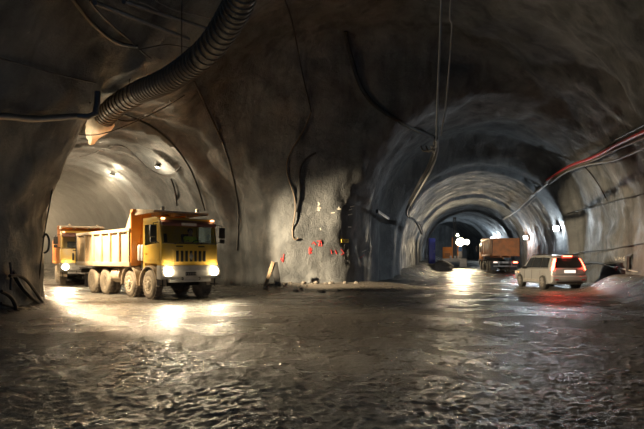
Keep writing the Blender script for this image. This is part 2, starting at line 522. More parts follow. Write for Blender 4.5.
def make_truck(label, loc, rotz, c, bed=(1.25, 2.68), bulk=3.42, lit=True, tail=False, ribs=7, driver=False, front_marks=None):
    T = thing('dump_truck', label, 'truck', loc, rotz, None)
    AX = (0, -1.68, -4.22, -5.65); R = .56
    # chassis
    m = MB()
    for s in (-1, 1): m.box((s*.42, -3.1, .92), (.09, 8.2, .26), bev=.01)
    for y in (.7, -.9, -2.6, -3.6, -5, -7.0): m.box((0, y, .92), (.8, .14, .2))
    for y in AX: m.tube([(-.95, y, .56), (.95, y, .56)], .085); m.lathe([(-.3, .1), (-.16, .24), (.16, .24), (.3, .1)], (0, y, .56))
    m.box((0, -.1, .95), (.8, 1.5, .5), bev=.05)
    m.box((0, -3.3, .8), (.5, 1.2, .35), bev=.04)
    m.tube([(0, -2.2, .95), (0, -5.4, .7)], .06)
    m.build('chassis', 'dark', T)
    for i, y in enumerate(AX):
        for s in (-1, 1):
            if i < 2: wheel(T, s*1.03, y, R, .33, False, c['tyre'], c['rim'], s)
            else: wheel(T, s*.92, y, R, .58, True, c['tyre'], c['rim'], s)
    # mudguards over the steering axles
    for y in AX[:2]:
        for s in (-1, 1):
            g = MB(); o, i_ = [], []
            for k in range(13):
                a = math.radians(-4+188*k/12)
                o.append((y+math.cos(a)*.73, .56+math.sin(a)*.71)); i_.append((y+math.cos(a)*.69, .56+math.sin(a)*.67))
            g.prism(o+i_[::-1], s*.84, s*1.23)
            g.build('mudguard', c['guard'], T)
    # ---- cab shell
    m = MB()
    W = 1.15; yf, yb = .95, -.55
    m.box((0, yb+.03, 2.05), (2*W, .06, 1.7))                                  # back wall
    m.box((0, .2, 1.34), (2*W-.06, 1.45, .06))                                 # floor
    m.prism([(yb, 2.93), (.70, 2.90), (.62, 3.02), (.4, 3.07), (yb, 3.05)], -W, W, bev=.02)   # roof
    m.prism([(.87, .98), (.97, .98), (.985, 1.5), (.95, 2.12), (.88, 2.12)], -W+.04, W-.04, bev=.012)  # front panel
    for s in (-1, 1):
        xa, xb = s*(W-.05), s*W
        m.prism([(yb, 1.36), (-.42, 1.36), (-.42, 2.95), (yb, 2.95)], xa, xb)               # rear post
        m.prism([(.80, 1.0), (.95, 1.0), (.97, 1.5), (.945, 2.10), (.78, 2.92), (.62, 2.92), (.80, 2.10)], s*(W-.10), xb, bev=.015)   # front post
        m.prism([(yb, 2.80), (.66, 2.80), (.64, 2.94), (yb, 2.95)], xa, xb)                 # roof rail
        m.box((s*(W-.12), .88, 1.18), (.3, .18, .5), bev=.03)                                 # corner below
        m.prism([(yb, 1.0), (-.40, 1.0), (-.40, 1.42), (yb, 1.42)], xa, xb)
    cab = m.build('cab', c['cab'], T)
    for s in (-1, 1):
        m = MB()
        m.prism([(-.42, 1.36), (.60, 1.36), (.74, 1.10), (.80, 1.10), (.80, 2.10), (-.42, 2.02)], s*(W-.05), s*(W+.012), bev=.008)
        m.prism([(.60, 2.1), (.80, 2.1), (.655, 2.8), (.59, 2.8)], s*(W-.05), s*(W+.01))
        m.box((s*(W+.025), -.28, 1.72), (.03, .16, .04))
        m.box((s*(W+.015), .2, 1.48), (.02, 1.0, .05))
        m.build('door', c['door'], cab)
        m = MB(); m.prism([(-.42, 2.02), (.60, 2.09), (.59, 2.8), (-.42, 2.8)], s*(W-.03), s*(W-.02)); m.build('side_window', 'glass', cab)
    m = MB()
    a = [Vector((x, .935, 2.10)) for x in (-1.1, -.5, 0, .5, 1.1)]; b = [Vector((x, .785, 2.80)) for x in (-1.06, -.5, 0, .5, 1.06)]
    for p in (a, b):
        for q in p: q.y += .035*(1-(q.x/1.1)**2)
    m.quadstrip(a, b); m.build('windshield', 'glass', cab)
    m = MB()                                                                     # black rubber seal
    m.tube([(-1.11, .95, 2.09), (1.11, .95, 2.09), (1.07, .80, 2.81), (-1.07, .80, 2.81), (-1.11, .95, 2.09)], .022, 6)
    m.build('windshield_seal', 'black', cab)
    m = MB(); m.prism([(.68, 2.97), (.93, 2.85), (.93, 2.72), (.80, 2.78), (.66, 2.93)], -1.12, 1.12, bev=.01); m.build('sun_visor', c['visor'], cab)
    m = MB(); m.box((.05, .945, 2.80), (.62, .012, .10)); m.build('visor_plate', 'white', cab)
    # grille
    m = MB(); m.box((0, .985, 1.62), (1.44, .04, .50), bev=.01); m.build('grille_panel', c['grille'], cab)
    m = MB()
    for k in range(7): m.box((-.56+k*.187, 1.0, 1.62), (.105, .04, .40), bev=.008)
    m.build('grille_slots', 'black', cab)
    m = MB(); m.prism([(-.10, 1.62), (0, 1.76), (.10, 1.62), (0, 1.48)], 1.01, 1.035, 'y', bev=.008); m.prism([(-.05, 1.62), (0, 1.69), (.05, 1.62), (0, 1.55)], 1.03, 1.045, 'y'); m.build('badge', 'grey', cab)
    for x in (-.45, .45):
        m = MB(); m.box((x, .972, 1.98), (.26, .03, .045)); m.build('air_slot', 'black', cab)
        m = MB(); m.tube([(x+.2, .975, 2.06), (x-.15, .985, 2.16), (x-.38, .975, 2.20)], .012, 6); m.build('wiper', 'black', cab)
    # text strip between windshield and grille on one truck
    if front_marks:
        m = MB(); x = -.34
        for k, wd in enumerate((.14, .12, .15, .13)):
            m.prism([(x, 1.90), (x+wd*.3, 1.90), (x+wd*.5, 2.02), (x+wd*.7, 1.90), (x+wd, 1.90), (x+wd*.62, 2.06), (x+wd*.38, 2.06)], .985, .998, 'y'); x += .19
        m.build('name_lettering', 'redlens', cab)
        m = MB(); m.box((-.42, 1.025, 1.60), (.5, .02, .10)); m.build('name_bar', 'white', cab)
    # seats, dash, steering wheel
    m = MB(); m.box((0, .66, 1.92), (2.2, .34, .2), bev=.05); m.build('dashboard', 'dark', cab)
    for x in (-.55, .55):
        m = MB(); m.box((x, .0, 1.72), (.5, .5, .14), bev=.05); m.box((x, -.27, 2.1), (.48, .12, .8), Matrix.Rotation(.12, 3, 'X'), bev=.05); m.box((x, -.02, 1.5), (.35, .35, .3)); m.build('seat', 'dark', cab)
    m = MB(); ring = [Vector((-.55+.22*math.cos(a*math.pi/8), .42+.10*math.sin(a*math.pi/8), 2.05+.19*math.sin(a*math.pi/8))) for a in range(17)]
    m.tube(ring, .016, 6); m.tube([(-.55, .42, 2.05), (-.55, .62, 1.9)], .03, 8); m.tube([(-.76, .42, 2.05), (-.34, .42, 2.05)], .014, 6)
    m.build('steering_wheel', 'black', cab)
    for x in (-1.02, 1.02):
        m = MB(); m.box((x, .80, 2.985), (.13, .10, .07), bev=.02); m.build('marker_lamp', 'marker' if lit else 'redlens', cab)
    # bumper
    m = MB(); m.prism([(.70, .80), (1.02, .78), (1.08, .88), (1.08, 1.10), (1.0, 1.28), (.72, 1.28)], -1.22, 1.22, bev=.02)
    m.box((0, .92, .72), (1.7, .2, .12), bev=.02)
    bp = m.build('bumper', c['bumper'], T)
    for x in (-.95, .95):
        m = MB(); m.lathe([(1.07, .155), (1.10, .16), (1.115, .14), (1.12, 0)], (x, 0, 1.06), 'y', 20); m.build('headlight', 'head_l' if lit else 'white', bp)
    m = MB(); m.box((.05, 1.088, .97), (.44, .012, .13), bev=.004); m.build('licence_plate', 'black', bp)
    m = MB()
    for k in range(6): m.box((-.14+k*.075, 1.096, .97), (.04, .004, .07))
    m.build('plate_marks', 'grey', bp)
    for x in (-.3, .4):
        m = MB(); m.tube([(x, 1.06, .83), (x, 1.14, .83), (x, 1.14, .76), (x, 1.06, .76)], .02, 6); m.build('tow_hook', 'dark', bp)
    # steps, mirrors
    for s in (-1, 1):
        m = MB()
        for z in (.55, .85): m.box((s*1.1, .78, z), (.22, .26, .04))
        for y in (.67, .89): m.box((s*1.08, y, .75), (.04, .03, .55))
        m.build('step', 'dark', T)
        m = MB(); m.tube([(s*1.17, .72, 2.85), (s*1.42, .86, 2.8), (s*1.42, .86, 2.2), (s*1.18, .80, 2.1)], .017, 6); mm = m.build('mirror_arm', 'black', T)
        m = MB(); m.box((s*1.43, .86, 2.52), (.24, .09, .42), bev=.03); m.box((s*1.43, .86, 2.2), (.2, .08, .16), bev=.02); m.build('mirror', 'black', mm)
    # tanks between axles
    m = MB(); m.lathe([(-3.55, .0), (-3.55, .28), (-3.5, .30), (-2.75, .30), (-2.7, .28), (-2.7, 0)], (.93, 0, .85), 'y', 20)
    for y in (-3.4, -2.9): m.lathe([(y, .31), (y+.05, .31)], (.93, 0, .85), 'y', 20)
    m.build('fuel_tank', c['guard'], T)
    m = MB(); m.box((-.93, -3.0, .85), (.5, .8, .5), bev=.04); m.build('battery_box', 'dark', T)
    for y in (-.72, -1.02):
        m = MB(); m.lathe([(1.45, 0), (1.45, .12), (1.5, .14), (2.0, .14), (2.06, .11), (2.06, 0)], (1.0, y, 0), 'z', 16); m.build('air_cylinder', 'white', T)
    m = MB(); m.lathe([(1.2, .10), (2.75, .10), (2.76, .06), (3.0, .06), (3.0, 0)], (-.95, -.85, 0), 'z', 16); m.build('exhaust_stack', 'grey', T)
    m = MB(); m.box((0, -.95, 1.5), (1.9, .5, .75), bev=.04); m.build('engine_cover', 'dark', T)
    # ---- tipping body
    zb, zt = bed; y0, y1 = -1.45, -7.3; Wb = 1.25
    m = MB()
    m.box((0, (y0+y1)/2, zb+.05), (2*Wb-.1, y0-y1, .10))
    for s in (-1, 1):
        m.prism([(y0, zb), (y1, zb), (y1, zt), (y0, zt)], s*(Wb-.09), s*(Wb-.03))
        m.box((s*Wb, (y0+y1)/2, zt-.03), (.14, y0-y1+.06, .13), bev=.015)
        m.box((s*Wb, (y0+y1)/2, zb+.06), (.12, y0-y1+.04, .18), bev=.015)
        m.prism([(y0, zt-.02), (y0-.55, zt-.02), (y0-.02, bulk-.05)], s*(Wb-.09), s*(Wb-.02))
    for s in (-1, 1): m.box((s*.42, (y0+y1)/2-.1, zb-.08), (.12, 5.6, .18))
    body = m.build('dump_body', c['body'], T)
    for s in (-1, 1):
        for k in range(ribs):
            y = y0-.12-(y0-y1-.24)*k/(ribs-1)
            m = MB(); m.prism([(y-.09, zb+.1), (y+.09, zb+.1), (y+.07, zt-.06), (y-.07, zt-.06)], s*(Wb-.04), s*(Wb+.055), bev=.012); m.build('rib', c['rib'], body)
    m = MB()
    m.prism([(y0+.06, zb), (y0-.02, zb), (y0-.02, bulk), (y0+.22, bulk+.03), (y0+.22, bulk-.04), (y0+.06, bulk-.1)], -Wb, Wb)
    for x in (-.8, 0, .8): m.box((x, y0+.08, (zb+bulk)/2), (.1, .08, bulk-zb-.2))
    m.build('bulkhead', c['front'], body)
    m = MB()
    m.prism([(y0+.2, bulk-.05), (y0+.2, bulk+.03), (.35, bulk-.10), (.35, bulk-.16)], -Wb+.12, Wb-.12)
    for x in (-1.1, -.4, .4, 1.1): m.prism([(y0+.1, bulk-.2), (y0+.1, bulk-.05), (.3, bulk-.15), (.3, bulk-.19)], x-.04, x+.04)
    m.build('cab_guard', c['guardtop'], body)
    m = MB(); m.prism([(y1, zb), (y1-.07, zb+.02), (y1-.07, zt), (y1, zt)], -Wb+.02, Wb-.02)
    for k in range(8): x = -1.12+k*.32; m.box((x, y1-.085, (zb+zt)/2), (.05, .05, zt-zb-.1))
    for z in (zb+.06, zt-.06): m.box((0, y1-.085, z), (2*Wb, .07, .12))
    m.build('tailgate', c['gate'], body)
    for s in (-1, 1):
        m = MB(); m.tube([(s*1.28, y1-.02, zt+.05), (s*1.28, y1-.12, zt-.05), (s*1.28, y1-.1, zb)], .03, 6); m.build('hinge', 'dark', body)
    for x in (-.75, .7):
        m = MB(); m.lathe([(0, .10), (.04, .10), (.05, .075), (.15, .07), (.19, .03), (.19, 0)], (x, .15, bulk-.13), 'z', 14); m.build('beacon', 'rim', body)
    # rear frame: lamps, flaps
    m = MB(); m.box((0, -7.12, .98), (2.3, .10, .2), bev=.015); m.box((0, -7.1, .62), (2.2, .09, .12), bev=.01)
    for x in (-.6, .6): m.box((x, -7.08, .8), (.08, .08, .4))
    rb = m.build('rear_bar', 'grey' if tail else 'dark', T)
    for s in (-1, 1):
        m = MB(); m.box((s*.93, -7.19, 1.0), (.36, .05, .13), bev=.01); m.build('tail_lamp', 'tail_l' if tail and s > 0 else ('dim_glow' if tail else 'redlens'), rb)
        m = MB(); m.box((s*.92, -6.45, .55), (.6, .03, .62)); m.build('mud_flap', 'black', T)
    m = MB(); m.box((.0, -7.18, .98), (.5, .02, .14)); m.build('licence_plate', 'white', rb)
    if lit:
        for x in (-.95, .95):
            spot('headlight_beam', (x, 1.16, 1.06), (x*1.1, 12, .3), lit, (1, .82, .56), 90, .9, .08, T)
    return T

cA = dict(cab='yellow', door='yellow', tyre='tyre', rim='rim', guard='mudguard', visor='visor', grille='yellow', bumper='white', body='dusty', rib='dusty', front='orange', guardtop='mudguard', gate='dusty')
cB = dict(cA, body='orange', rib='orange', bumper='grey')
cC = dict(cA, body='rust', rib='rust', front='rust', gate='rust', tyre='tyre', bumper='grey', cab='orange', door='orange', guard='dark', guardtop='rust')
def deg(a): return math.radians(a)
TR1 = make_truck('yellow-cab dump truck with dusty ribbed tipper body, four axles, nearest at left', (-5.55, 20.8, ground(-5.55, 20.8)-.01), deg(223), cA, lit=330, driver=True)
TR2 = make_truck('yellow-cab truck half hidden behind the nearer dump truck at far left', (-13.74, 31.0, ground(-13.74, 31)-.01), deg(208.5), cB, lit=350, front_marks=True)
gz3 = ground(18.2, 56)
TR3 = make_truck('rust-orange dump truck seen from behind in the right tunnel', (18.57, 59.1, .19), deg(-7.3), cC, bed=(1.62, 3.30), bulk=3.5, lit=0, tail=True, ribs=6)

def make_suv(loc, rotz):
    T = thing('suv', 'silver off-road estate car with glowing red tail lights by the right wall', 'car', loc, rotz)
    # stations: y, half width low, half width belt, half width roof, z bottom, z belt, z roof
    S = [(-2.25, .74, .72, .55, .42, .86, .90), (-2.20, .83, .83, .66, .32, 1.02, 1.12), (-2.10, .865, .86, .66, .27, 1.03, 1.42),
         (-1.92, .88, .875, .655, .25, 1.03, 1.62), (-1.5, .885, .88, .66, .24, 1.02, 1.665), (-.8, .885, .88, .665, .24, 1.01, 1.685), (0, .885, .88, .665, .24, 1.0, 1.685),
         (.45, .885, .88, .655, .24, .99, 1.65), (.75, .885, .875, .64, .24, .98, 1.53), (1.15, .885, .87, .66, .24, .98, 1.20), (1.32, .885, .865, .68, .25, .97, 1.06), (1.8, .88, .84, .66, .27, .93, 1.0), (2.1, .85, .80, .60, .30, .82, .9), (2.24, .74, .70, .5, .36, .66, .72)]
    def sec(y):
        for a, b in zip(S, S[1:]):
            if a[0] <= y <= b[0]:
                t = (y-a[0])/(b[0]-a[0]); return [u+(v-u)*t for u, v in zip(a, b)]
        return list(S[0] if y < S[0][0] else S[-1])
    def side(y, u, s, off=0):
        q = sec(y)
        x = q[2]+(q[3]-q[2])*u + .03*math.sin(u*math.pi); z = q[5]+(q[6]-q[5])*u
        return Vector((s*(x+off), y, z+off*.3))
    bm = bmesh.new(); rings = []
    ys = sorted(set([s[0] for s in S]+[-1.8, -1.65, -1.2, -1.0, -.4, .2, 1.5, 1.65, 2.0]))
    for y in ys:
        _, wl, wb, wr, z0, z1, z2 = sec(y)
        half = [(0, z0), (wl*.8, z0), (wl*.97, z0+.06), (wl, z0+.2), (wl+.012, z0+(z1-z0)*.62), (wb, z1-.05)]
        for u in (0.04, .3, .6, .88): p = side(y, u, 1); half.append((p.x, p.z))
        half += [(wr*.93, z2+.012), (wr*.5, z2+.035), (0, z2+.04)]
        pts = [(x, z) for x, z in half]+[(-x, z) for x, z in half[-2:0:-1]]
        rings.append([bm.verts.new((x, y, z)) for x, z in pts])
    n = len(rings[0])
    for a, b in zip(rings, rings[1:]):
        for k in range(n): bm.faces.new((a[k], a[(k+1) % n], b[(k+1) % n], b[k]))
    bm.faces.new(rings[0]); bm.faces.new(rings[-1])
    m = MB(); m.bm.free(); m.bm = bm
    body = m.build('body', 'silver', T, 50)
    # glazing
    for s in (-1, 1):
        for ya, yb_, tp in ((-1.0, -.12, 0), (-.04, .80, 1), (-1.86, -1.10, -1)):
            m = MB(); A, B = [], []
            for k in range(7):
                y = ya+(yb_-ya)*k/6
                ub = .08; ut = .86
                yt = y-(.28*k/6 if tp == 1 else 0)+(.12*(1-k/6) if tp == -1 else 0)
                A.append([side(y+(yt-y)*j/4, ub+(ut-ub)*j/4, s, .016) for j in range(5)])
            for j in range(4): m.quadstrip([q[j] for q in A], [q[j+1] for q in A])
            m.build('side_window', 'autoglass', T)
        m = MB()
        for y in (-.08, -1.05): m.tube([side(y, .06, s, .01), side(y, .5, s, .012), side(y-.02, .88, s, .012)], .018, 6)
        m.tube([side(y, .03, s, .012) for y in (-1.86, -1, 0, .5, .82)], .012, 6)
        m.build('window_trim', 'black', T)
        m = MB(); m.tube([(s*.60, .5, 1.70), (s*.61, .3, 1.745), (s*.62, -.6, 1.76), (s*.61, -1.5, 1.735), (s*.60, -1.7, 1.68)], .02, 6); m.build('roof_rail', 'black', T)
        m = MB(); m.box((s*1.0, .62, 1.06), (.2, .12, .15), bev=.04); m.box((s*.9, .64, 1.02), (.1, .06, .05)); m.build('door_mirror', 'black', T)
        for y in (-.75, .25):
            m = MB(); m.box((s*.905, y, .88), (.03, .2, .035), bev=.01); m.build('door_handle', 'silver', T)
        m = MB(); m.box((s*.895, -.1, .42), (.025, 2.0, .10), bev=.01)
        m.build('side_moulding', 'grey', T)
        for y in (-.07, .82, -1.02):
            m = MB(); m.tube([(s*.90, y, .34), (s*.902, y, .65), (s*.888, y, .96)], .006, 5); m.build('door_gap', 'black', T)
        # tall lamps up the rear posts
        m = MB(); A, B = [], []
        for k in range(7):
            z = .96+k*.095; u = k/6
            xo = .835-.20*u**1.3; yo = -2.225+.20*max(0, u-.25)
            A.append((s*(xo+.03), yo+.05, z)); B.append((s*(xo-.05), yo-.04, z))
        m.quadstrip([Vector(p) for p in A], [Vector(p) for p in B])
        m.quadstrip([Vector(p)+Vector((0, .08, 0)) for p in B], [Vector(p)+Vector((0, .04, 0)) for p in A])
        tl = m.build('tail_light', 'tail_l', T)
        m = MB(); m.box((s*.72, 2.12, .78), (.28, .16, .16), Matrix.Rotation(-s*.35, 3, 'Z'), bev=.03); m.build('headlight', 'white', T)
        m = MB(); m.box((s*.895, 1.62, .80), (.02, .09, .05), bev=.006); m.build('side_indicator', 'indic' if s < 0 else 'redlens', T)
        for y in (-1.33, 1.38):
            g = MB(); g.lathe([(s*.70, .40), (s*.893, .40), (s*.893, 0)], (0, y, .36), seg=26); g.build('wheel_arch', 'black', T)
            g = MB(); o, i_ = [], []
            for k in range(15):
                a = math.radians(-12+204*k/14); o.append((y+math.cos(a)*.45, .36+math.sin(a)*.45)); i_.append((y+math.cos(a)*.395, .36+math.sin(a)*.395))
            g.prism(o+i_[::-1], s*.80, s*.91); g.build('arch_flare', 'silver', T)
            g = MB(); h = .11; r = .35
            g.lathe([(-h, .2), (-h, r*.8), (-h*.8, r*.97), (-h*.5, r), (h*.5, r), (h*.8, r*.97), (h, r*.8), (h, .2)], (0, 0, 0)); w = g.build('wheel', 'cartyre', T, 40, (s*.83, y, .35))
            g = MB(); e = s*h
            g.lathe([(e, .235), (e*1.03, .24), (e*.55, .215), (e*.5, .05), (e*.95, .05), (e, 0)], (0, 0, 0))
            for k in range(6):
                a = 2*math.pi*k/6; g.box((e*.88, math.cos(a)*.125, math.sin(a)*.125), (.03, .2, .055), Matrix.Rotation(a, 3, 'X'), bev=.006)
            g.build('rim', 'grey', w, 40)
    m = MB(); rw = [[Vector((x*k, y, z)) for x in (-.70, -.3, .3, .70)] for y, z, k in ((-2.235, 1.09, 1), (-2.19, 1.25, .96), (-2.13, 1.42, .9), (-2.045, 1.56, .82))]
    for A, B in zip(rw, rw[1:]): m.quadstrip(A, B)
    m.build('rear_window', 'autoglass', T)
    m = MB(); m.quadstrip([Vector((x, 1.20, 1.16)) for x in (-.66, -.3, .3, .66)], [Vector((x, .58, 1.635)) for x in (-.58, -.3, .3, .58)]); m.build('windshield', 'autoglass', T)
    m = MB(); m.prism([(-2.30, .42), (-2.34, .5), (-2.34, .66), (-2.26, .70), (-2.1, .70), (-2.1, .36), (-2.24, .36)], -.86, .86, bev=.03); m.build('rear_bumper', 'silverbump', T)
    m = MB(); m.box((0, -2.27, .36), (1.3, .1, .10), bev=.02); m.build('bumper_skirt', 'black', T)
    m = MB(); m.prism([(-2.235, .70), (-2.275, .78), (-2.265, 1.0), (-2.22, 1.07), (-2.15, 1.07), (-2.15, .70)], -.72, .72, bev=.02); tg = m.build('tailgate', 'silverbump', T)
    m = MB(); m.box((0.02, -2.283, .90), (.56, .02, .14), bev=.004); m.build('licence_plate', 'dim_glow', tg)  # plate itself glows; the lamplight on it is put into its colour
    m = MB(); m.box((0, -2.285, 1.0), (.7, .03, .04), bev=.008); m.build('gate_trim', 'grey', tg)
    m = MB(); m.prism([(-1.80, 1.70), (-2.06, 1.67), (-2.06, 1.635), (-1.86, 1.66)], -.6, .6, bev=.01); m.build('roof_spoiler', 'silver', T)
    m = MB(); m.box((0, -2.075, 1.645), (.46, .03, .045), bev=.008); m.build('brake_light', 'tail_l', T)
    m = MB(); m.tube([(.0, -2.26, 1.10), (-.12, -2.21, 1.24), (-.28, -2.17, 1.34)], .01, 6); m.build('rear_wiper', 'black', T)
    for s in (-1, 1):
        m = MB(); m.box((s*.66, -2.345, .5), (.16, .02, .05)); m.build('reflector', 'redlens', T)
    m = MB(); m.tube([(.5, -2.1, .3), (.5, -2.36, .29)], .035, 10); m.build('exhaust', 'dark', T)
    m = MB(); m.box((0, 2.23, .7), (.9, .06, .14), bev=.02); m.build('front_grille', 'black', T)
    m = MB(); m.prism([(2.1, .34), (2.28, .38), (2.3, .55), (2.2, .62), (2.1, .62)], -.8, .8, bev=.03); m.build('front_bumper', 'silver', T)
    for s in (-1, 1): point('tail_glow', (s*.72, -2.42, 1.15), 1.6, (1, .04, .03), .1, T)
    point('brake_glow', (0, -2.3, 1.70), .8, (1, .04, .03), .1, T)
    for s in (-1, 1): spot('front_beam', (s*.7, 2.35, .78), (s*.8, 14, 1.0), 1500, (1, .95, .85), 80, .6, .08, T)
    return T
SUV = make_suv((11.95, 28.6, ground(11.95, 28.6)-.01), deg(3))

# drilling rig facing us deep in the right tunnel
def make_rig(loc, rotz):
    T = thing('drilling_rig', 'tracked orange rig with upright mast and glaring work light in right tunnel', 'machine', loc, rotz)
    # local +Y faces away; -Y faces the camera
    for s in (-1, 1):
        m = MB(); o = []
        for k in range(9): a = math.radians(90+180*k/8); o.append((-1.2+.35*math.cos(a), .38+.35*math.sin(a)))
        for k in range(9): a = math.radians(-90+180*k/8); o.append((1.4+.35*math.cos(a), .38+.35*math.sin(a)))
        m.prism(o, s*.85, s*1.2)
        for k in range(10): m.box((s*1.02, -1.3+k*.3, .75), (.36, .06, .04))
        m.build('track', 'dark', T)
        m = MB(); m.prism([(s*1.02-.42, .05), (s*1.02+.42, .05), (s*1.02+.36, 1.05), (s*1.02-.36, 1.05)], -2.15, -1.75, 'y', bev=.03); m.build('outrigger', 'white', T)
    m = MB(); m.box((0, 0, .85), (1.8, 3.0, .4), bev=.04); m.box((0, -1.5, .95), (1.5, .5, .25), bev=.03); m.tube([(-.8, -1.8, .75), (.8, -1.8, .75)], .1)
    for x in (-.4, .1, .45): m.box((x, -1.75, 1.15), (.22, .3, .45), bev=.03)
    m.build('chassis', 'white', T)
    m = MB(); m.box((-.75, .3, 1.75), (1.15, 2.2, 1.4), bev=.08); m.box((-.85, -.6, 1.45), (.9, .5, .8), bev=.05)
    cab = m.build('engine_housing', 'orange', T)
    m = MB()
    for k in range(5): m.box((-.75, -.87, 1.25+k*.1), (.6, .03, .04))
    m.build('vent_grille', 'black', cab)
    m = MB()
    for x in (-.05, .22):
        for y in (-.95, -.68): m.box((x, y, 3.4), (.06, .06, 4.8))
    for k in range(12): m.box((.085, -.95, 1.2+k*.4), (.28, .04, .04)); m.box((.085, -.68, 1.4+k*.4), (.28, .04, .04), Matrix.Rotation(.8, 3, 'Y'))
    mast = m.build('mast', 'dark', T)
    m = MB(); m.box((-.2, -1.0, 2.3), (.13, .14, 2.6), bev=.02); m.build('feed_beam', 'orange', mast)
    m = MB(); m.box((.085, -.8, 5.9), (.35, .4, .25), bev=.03); m.build('mast_head', 'dark', mast)
    m = MB(); m.box((.65, .2, 2.1), (.7, 1.4, 1.9), bev=.06); m.build('operator_cab', 'grey', T)
    m = MB(); m.box((.65, -.51, 2.4), (.58, .03, .9)); m.build('cab_window', 'dglass', T)
    m = MB(); m.tube([(.45, -.9, 1.2), (.45, -.9, 3.1)], .05); m.box((.85, -.62, 3.06), (1.0, .06, .06)); m.build('lamp_post', 'orange', T)
    for x, z, r in ((.75, 3.05, .46), (1.5, 3.05, .3), (.42, 3.85, .14)):  # lens discs oversized: the lamps' glare is put into their size
        m = MB(); m.lathe([(-.62, r*.5), (-.74, r*1.05), (-.76, r*1.05)], (x, 0, z), 'y', 18); lb = m.build('work_lamp', 'dark', T)
        m = MB(); m.lathe([(-.765, r), (-.785, r*.9), (-.79, 0)], (x, 0, z), 'y', 18); m.build('lens', 'lamp_w', lb)
    spot('work_beam', (.95, -.95, 3.0), (-.3, -14, -2.5), 2200, (1, .80, .52), 62, .8, .2, T)
    return T
RIG = make_rig((16.1, 66, ground(16.1, 66)-.02), deg(-12))

# ------------------------------------------------------------------ driver
def make_driver(truck):
    mw = Matrix.Translation(truck.location) @ Matrix.Rotation(truck.rotation_euler.z, 4, 'Z')
    D = thing('person', 'driver in a yellow high-visibility vest behind the windscreen, hands on wheel', 'person', mw @ Vector((-.55, -.05, 1.80)), truck.rotation_euler.z)
    V = [(0, 0, .10, .16), (0, -.03, .30, .15), (0, -.05, .50, .17), (0, -.03, .60, .07), (0, .0, .68, .065), (0, .03, .76, .098), (0, .02, .85, .092)]
    E = [(0, 1), (1, 2), (2, 3), (3, 4), (4, 5), (5, 6)]
    for s in (-1, 1):
        b = len(V)
        V += [(s*.19, -.04, .53, .065), (s*.25, .14, .34, .048), (s*.19, .36, .33, .036), (s*.18, .43, .345, .034)]
        E += [(2, b), (b, b+1), (b+1, b+2), (b+2, b+3)]
        h = b+3
        for k in range(4):
            f = len(V); dx = (k-1.5)*.018
            V += [(s*.18+dx, .475, .355-.004*k, .010), (s*.18+dx, .50, .335-.004*k, .009), (s*.18+dx, .49, .312, .008)]
            E += [(h, f), (f, f+1), (f+1, f+2)]
        f = len(V); V += [(s*.14, .44, .37, .011), (s*.12, .475, .365, .009)]; E += [(h, f), (f, f+1)]
        b = len(V); V += [(s*.11, .05, .08, .10), (s*.14, .42, .10, .085), (s*.14, .50, -.28, .06), (s*.14, .62, -.33, .045)]
        E += [(0, b), (b, b+1), (b+1, b+2), (b+2, b+3)]
    me = bpy.data.meshes.new('body'); me.from_pydata([v[:3] for v in V], E, [])
    o = bpy.data.objects.new('body', me); COL.objects.link(o); o.parent = D
    me.materials.append(M['skin'])
    md = o.modifiers.new('skin', 'SKIN'); md.use_smooth_shade = True
    for i, v in enumerate(V):
        me.skin_vertices[0].data[i].radius = (v[3]*(1.15 if i < 3 else 1), v[3]*(.8 if i < 3 else 1)); me.skin_vertices[0].data[i].use_root = (i == 0)
    sb = o.modifiers.new('sub', 'SUBSURF'); sb.levels = 1; sb.render_levels = 1
    m = MB()
    prof = [(.0, .19, .15), (.2, .19, .145), (.42, .225, .15), (.55, .21, .12), (.60, .12, .09)]
    rings = []
    for z, a, b in prof:
        rings.append([m.bm.verts.new((a*math.cos(2*math.pi*k/20), -.035+b*math.sin(2*math.pi*k/20), z)) for k in range(20)])
    for A, B in zip(rings, rings[1:]):
        for k in range(20): m.bm.faces.new((A[k], A[(k+1) % 20], B[(k+1) % 20], B[k]))
    m.build('vest', 'hivis', D, 60)
    m = MB()
    for s in (-1, 1): m.tube([(s*.18, -.04, .545), (s*.215, .03, .46), (s*.25, .14, .345)], [.082, .072, .062], 12)
    m.build('sleeves', 'hivis', D, 60)
    m = MB(); m.rock((0, .01, .82), .108, 1, 1, 3, .04); 
    for v in m.bm.verts:
        if v.co.y > .05 and v.co.z < .86: v.co.y = .05
        if v.co.z < .76: v.co.z = .76
    m.build('hair', 'hair', D, 60)
    m = MB()
    m.box((0, .128, .765), (.026, .035, .045), bev=.01); m.box((0, .118, .72), (.05, .012, .012), bev=.004)
    for s in (-1, 1): m.rock((s*.105, .02, .77), .028, 2, 1.2, 1, .1)
    m.build('face', 'skin', D, 60)
    m = MB()
    for s in (-1, 1): m.rock((s*.036, .118, .788), .012, 3, 1, 1, .05)
    m.build('eye', 'black', D, 60)
    return D
make_driver(TR1)

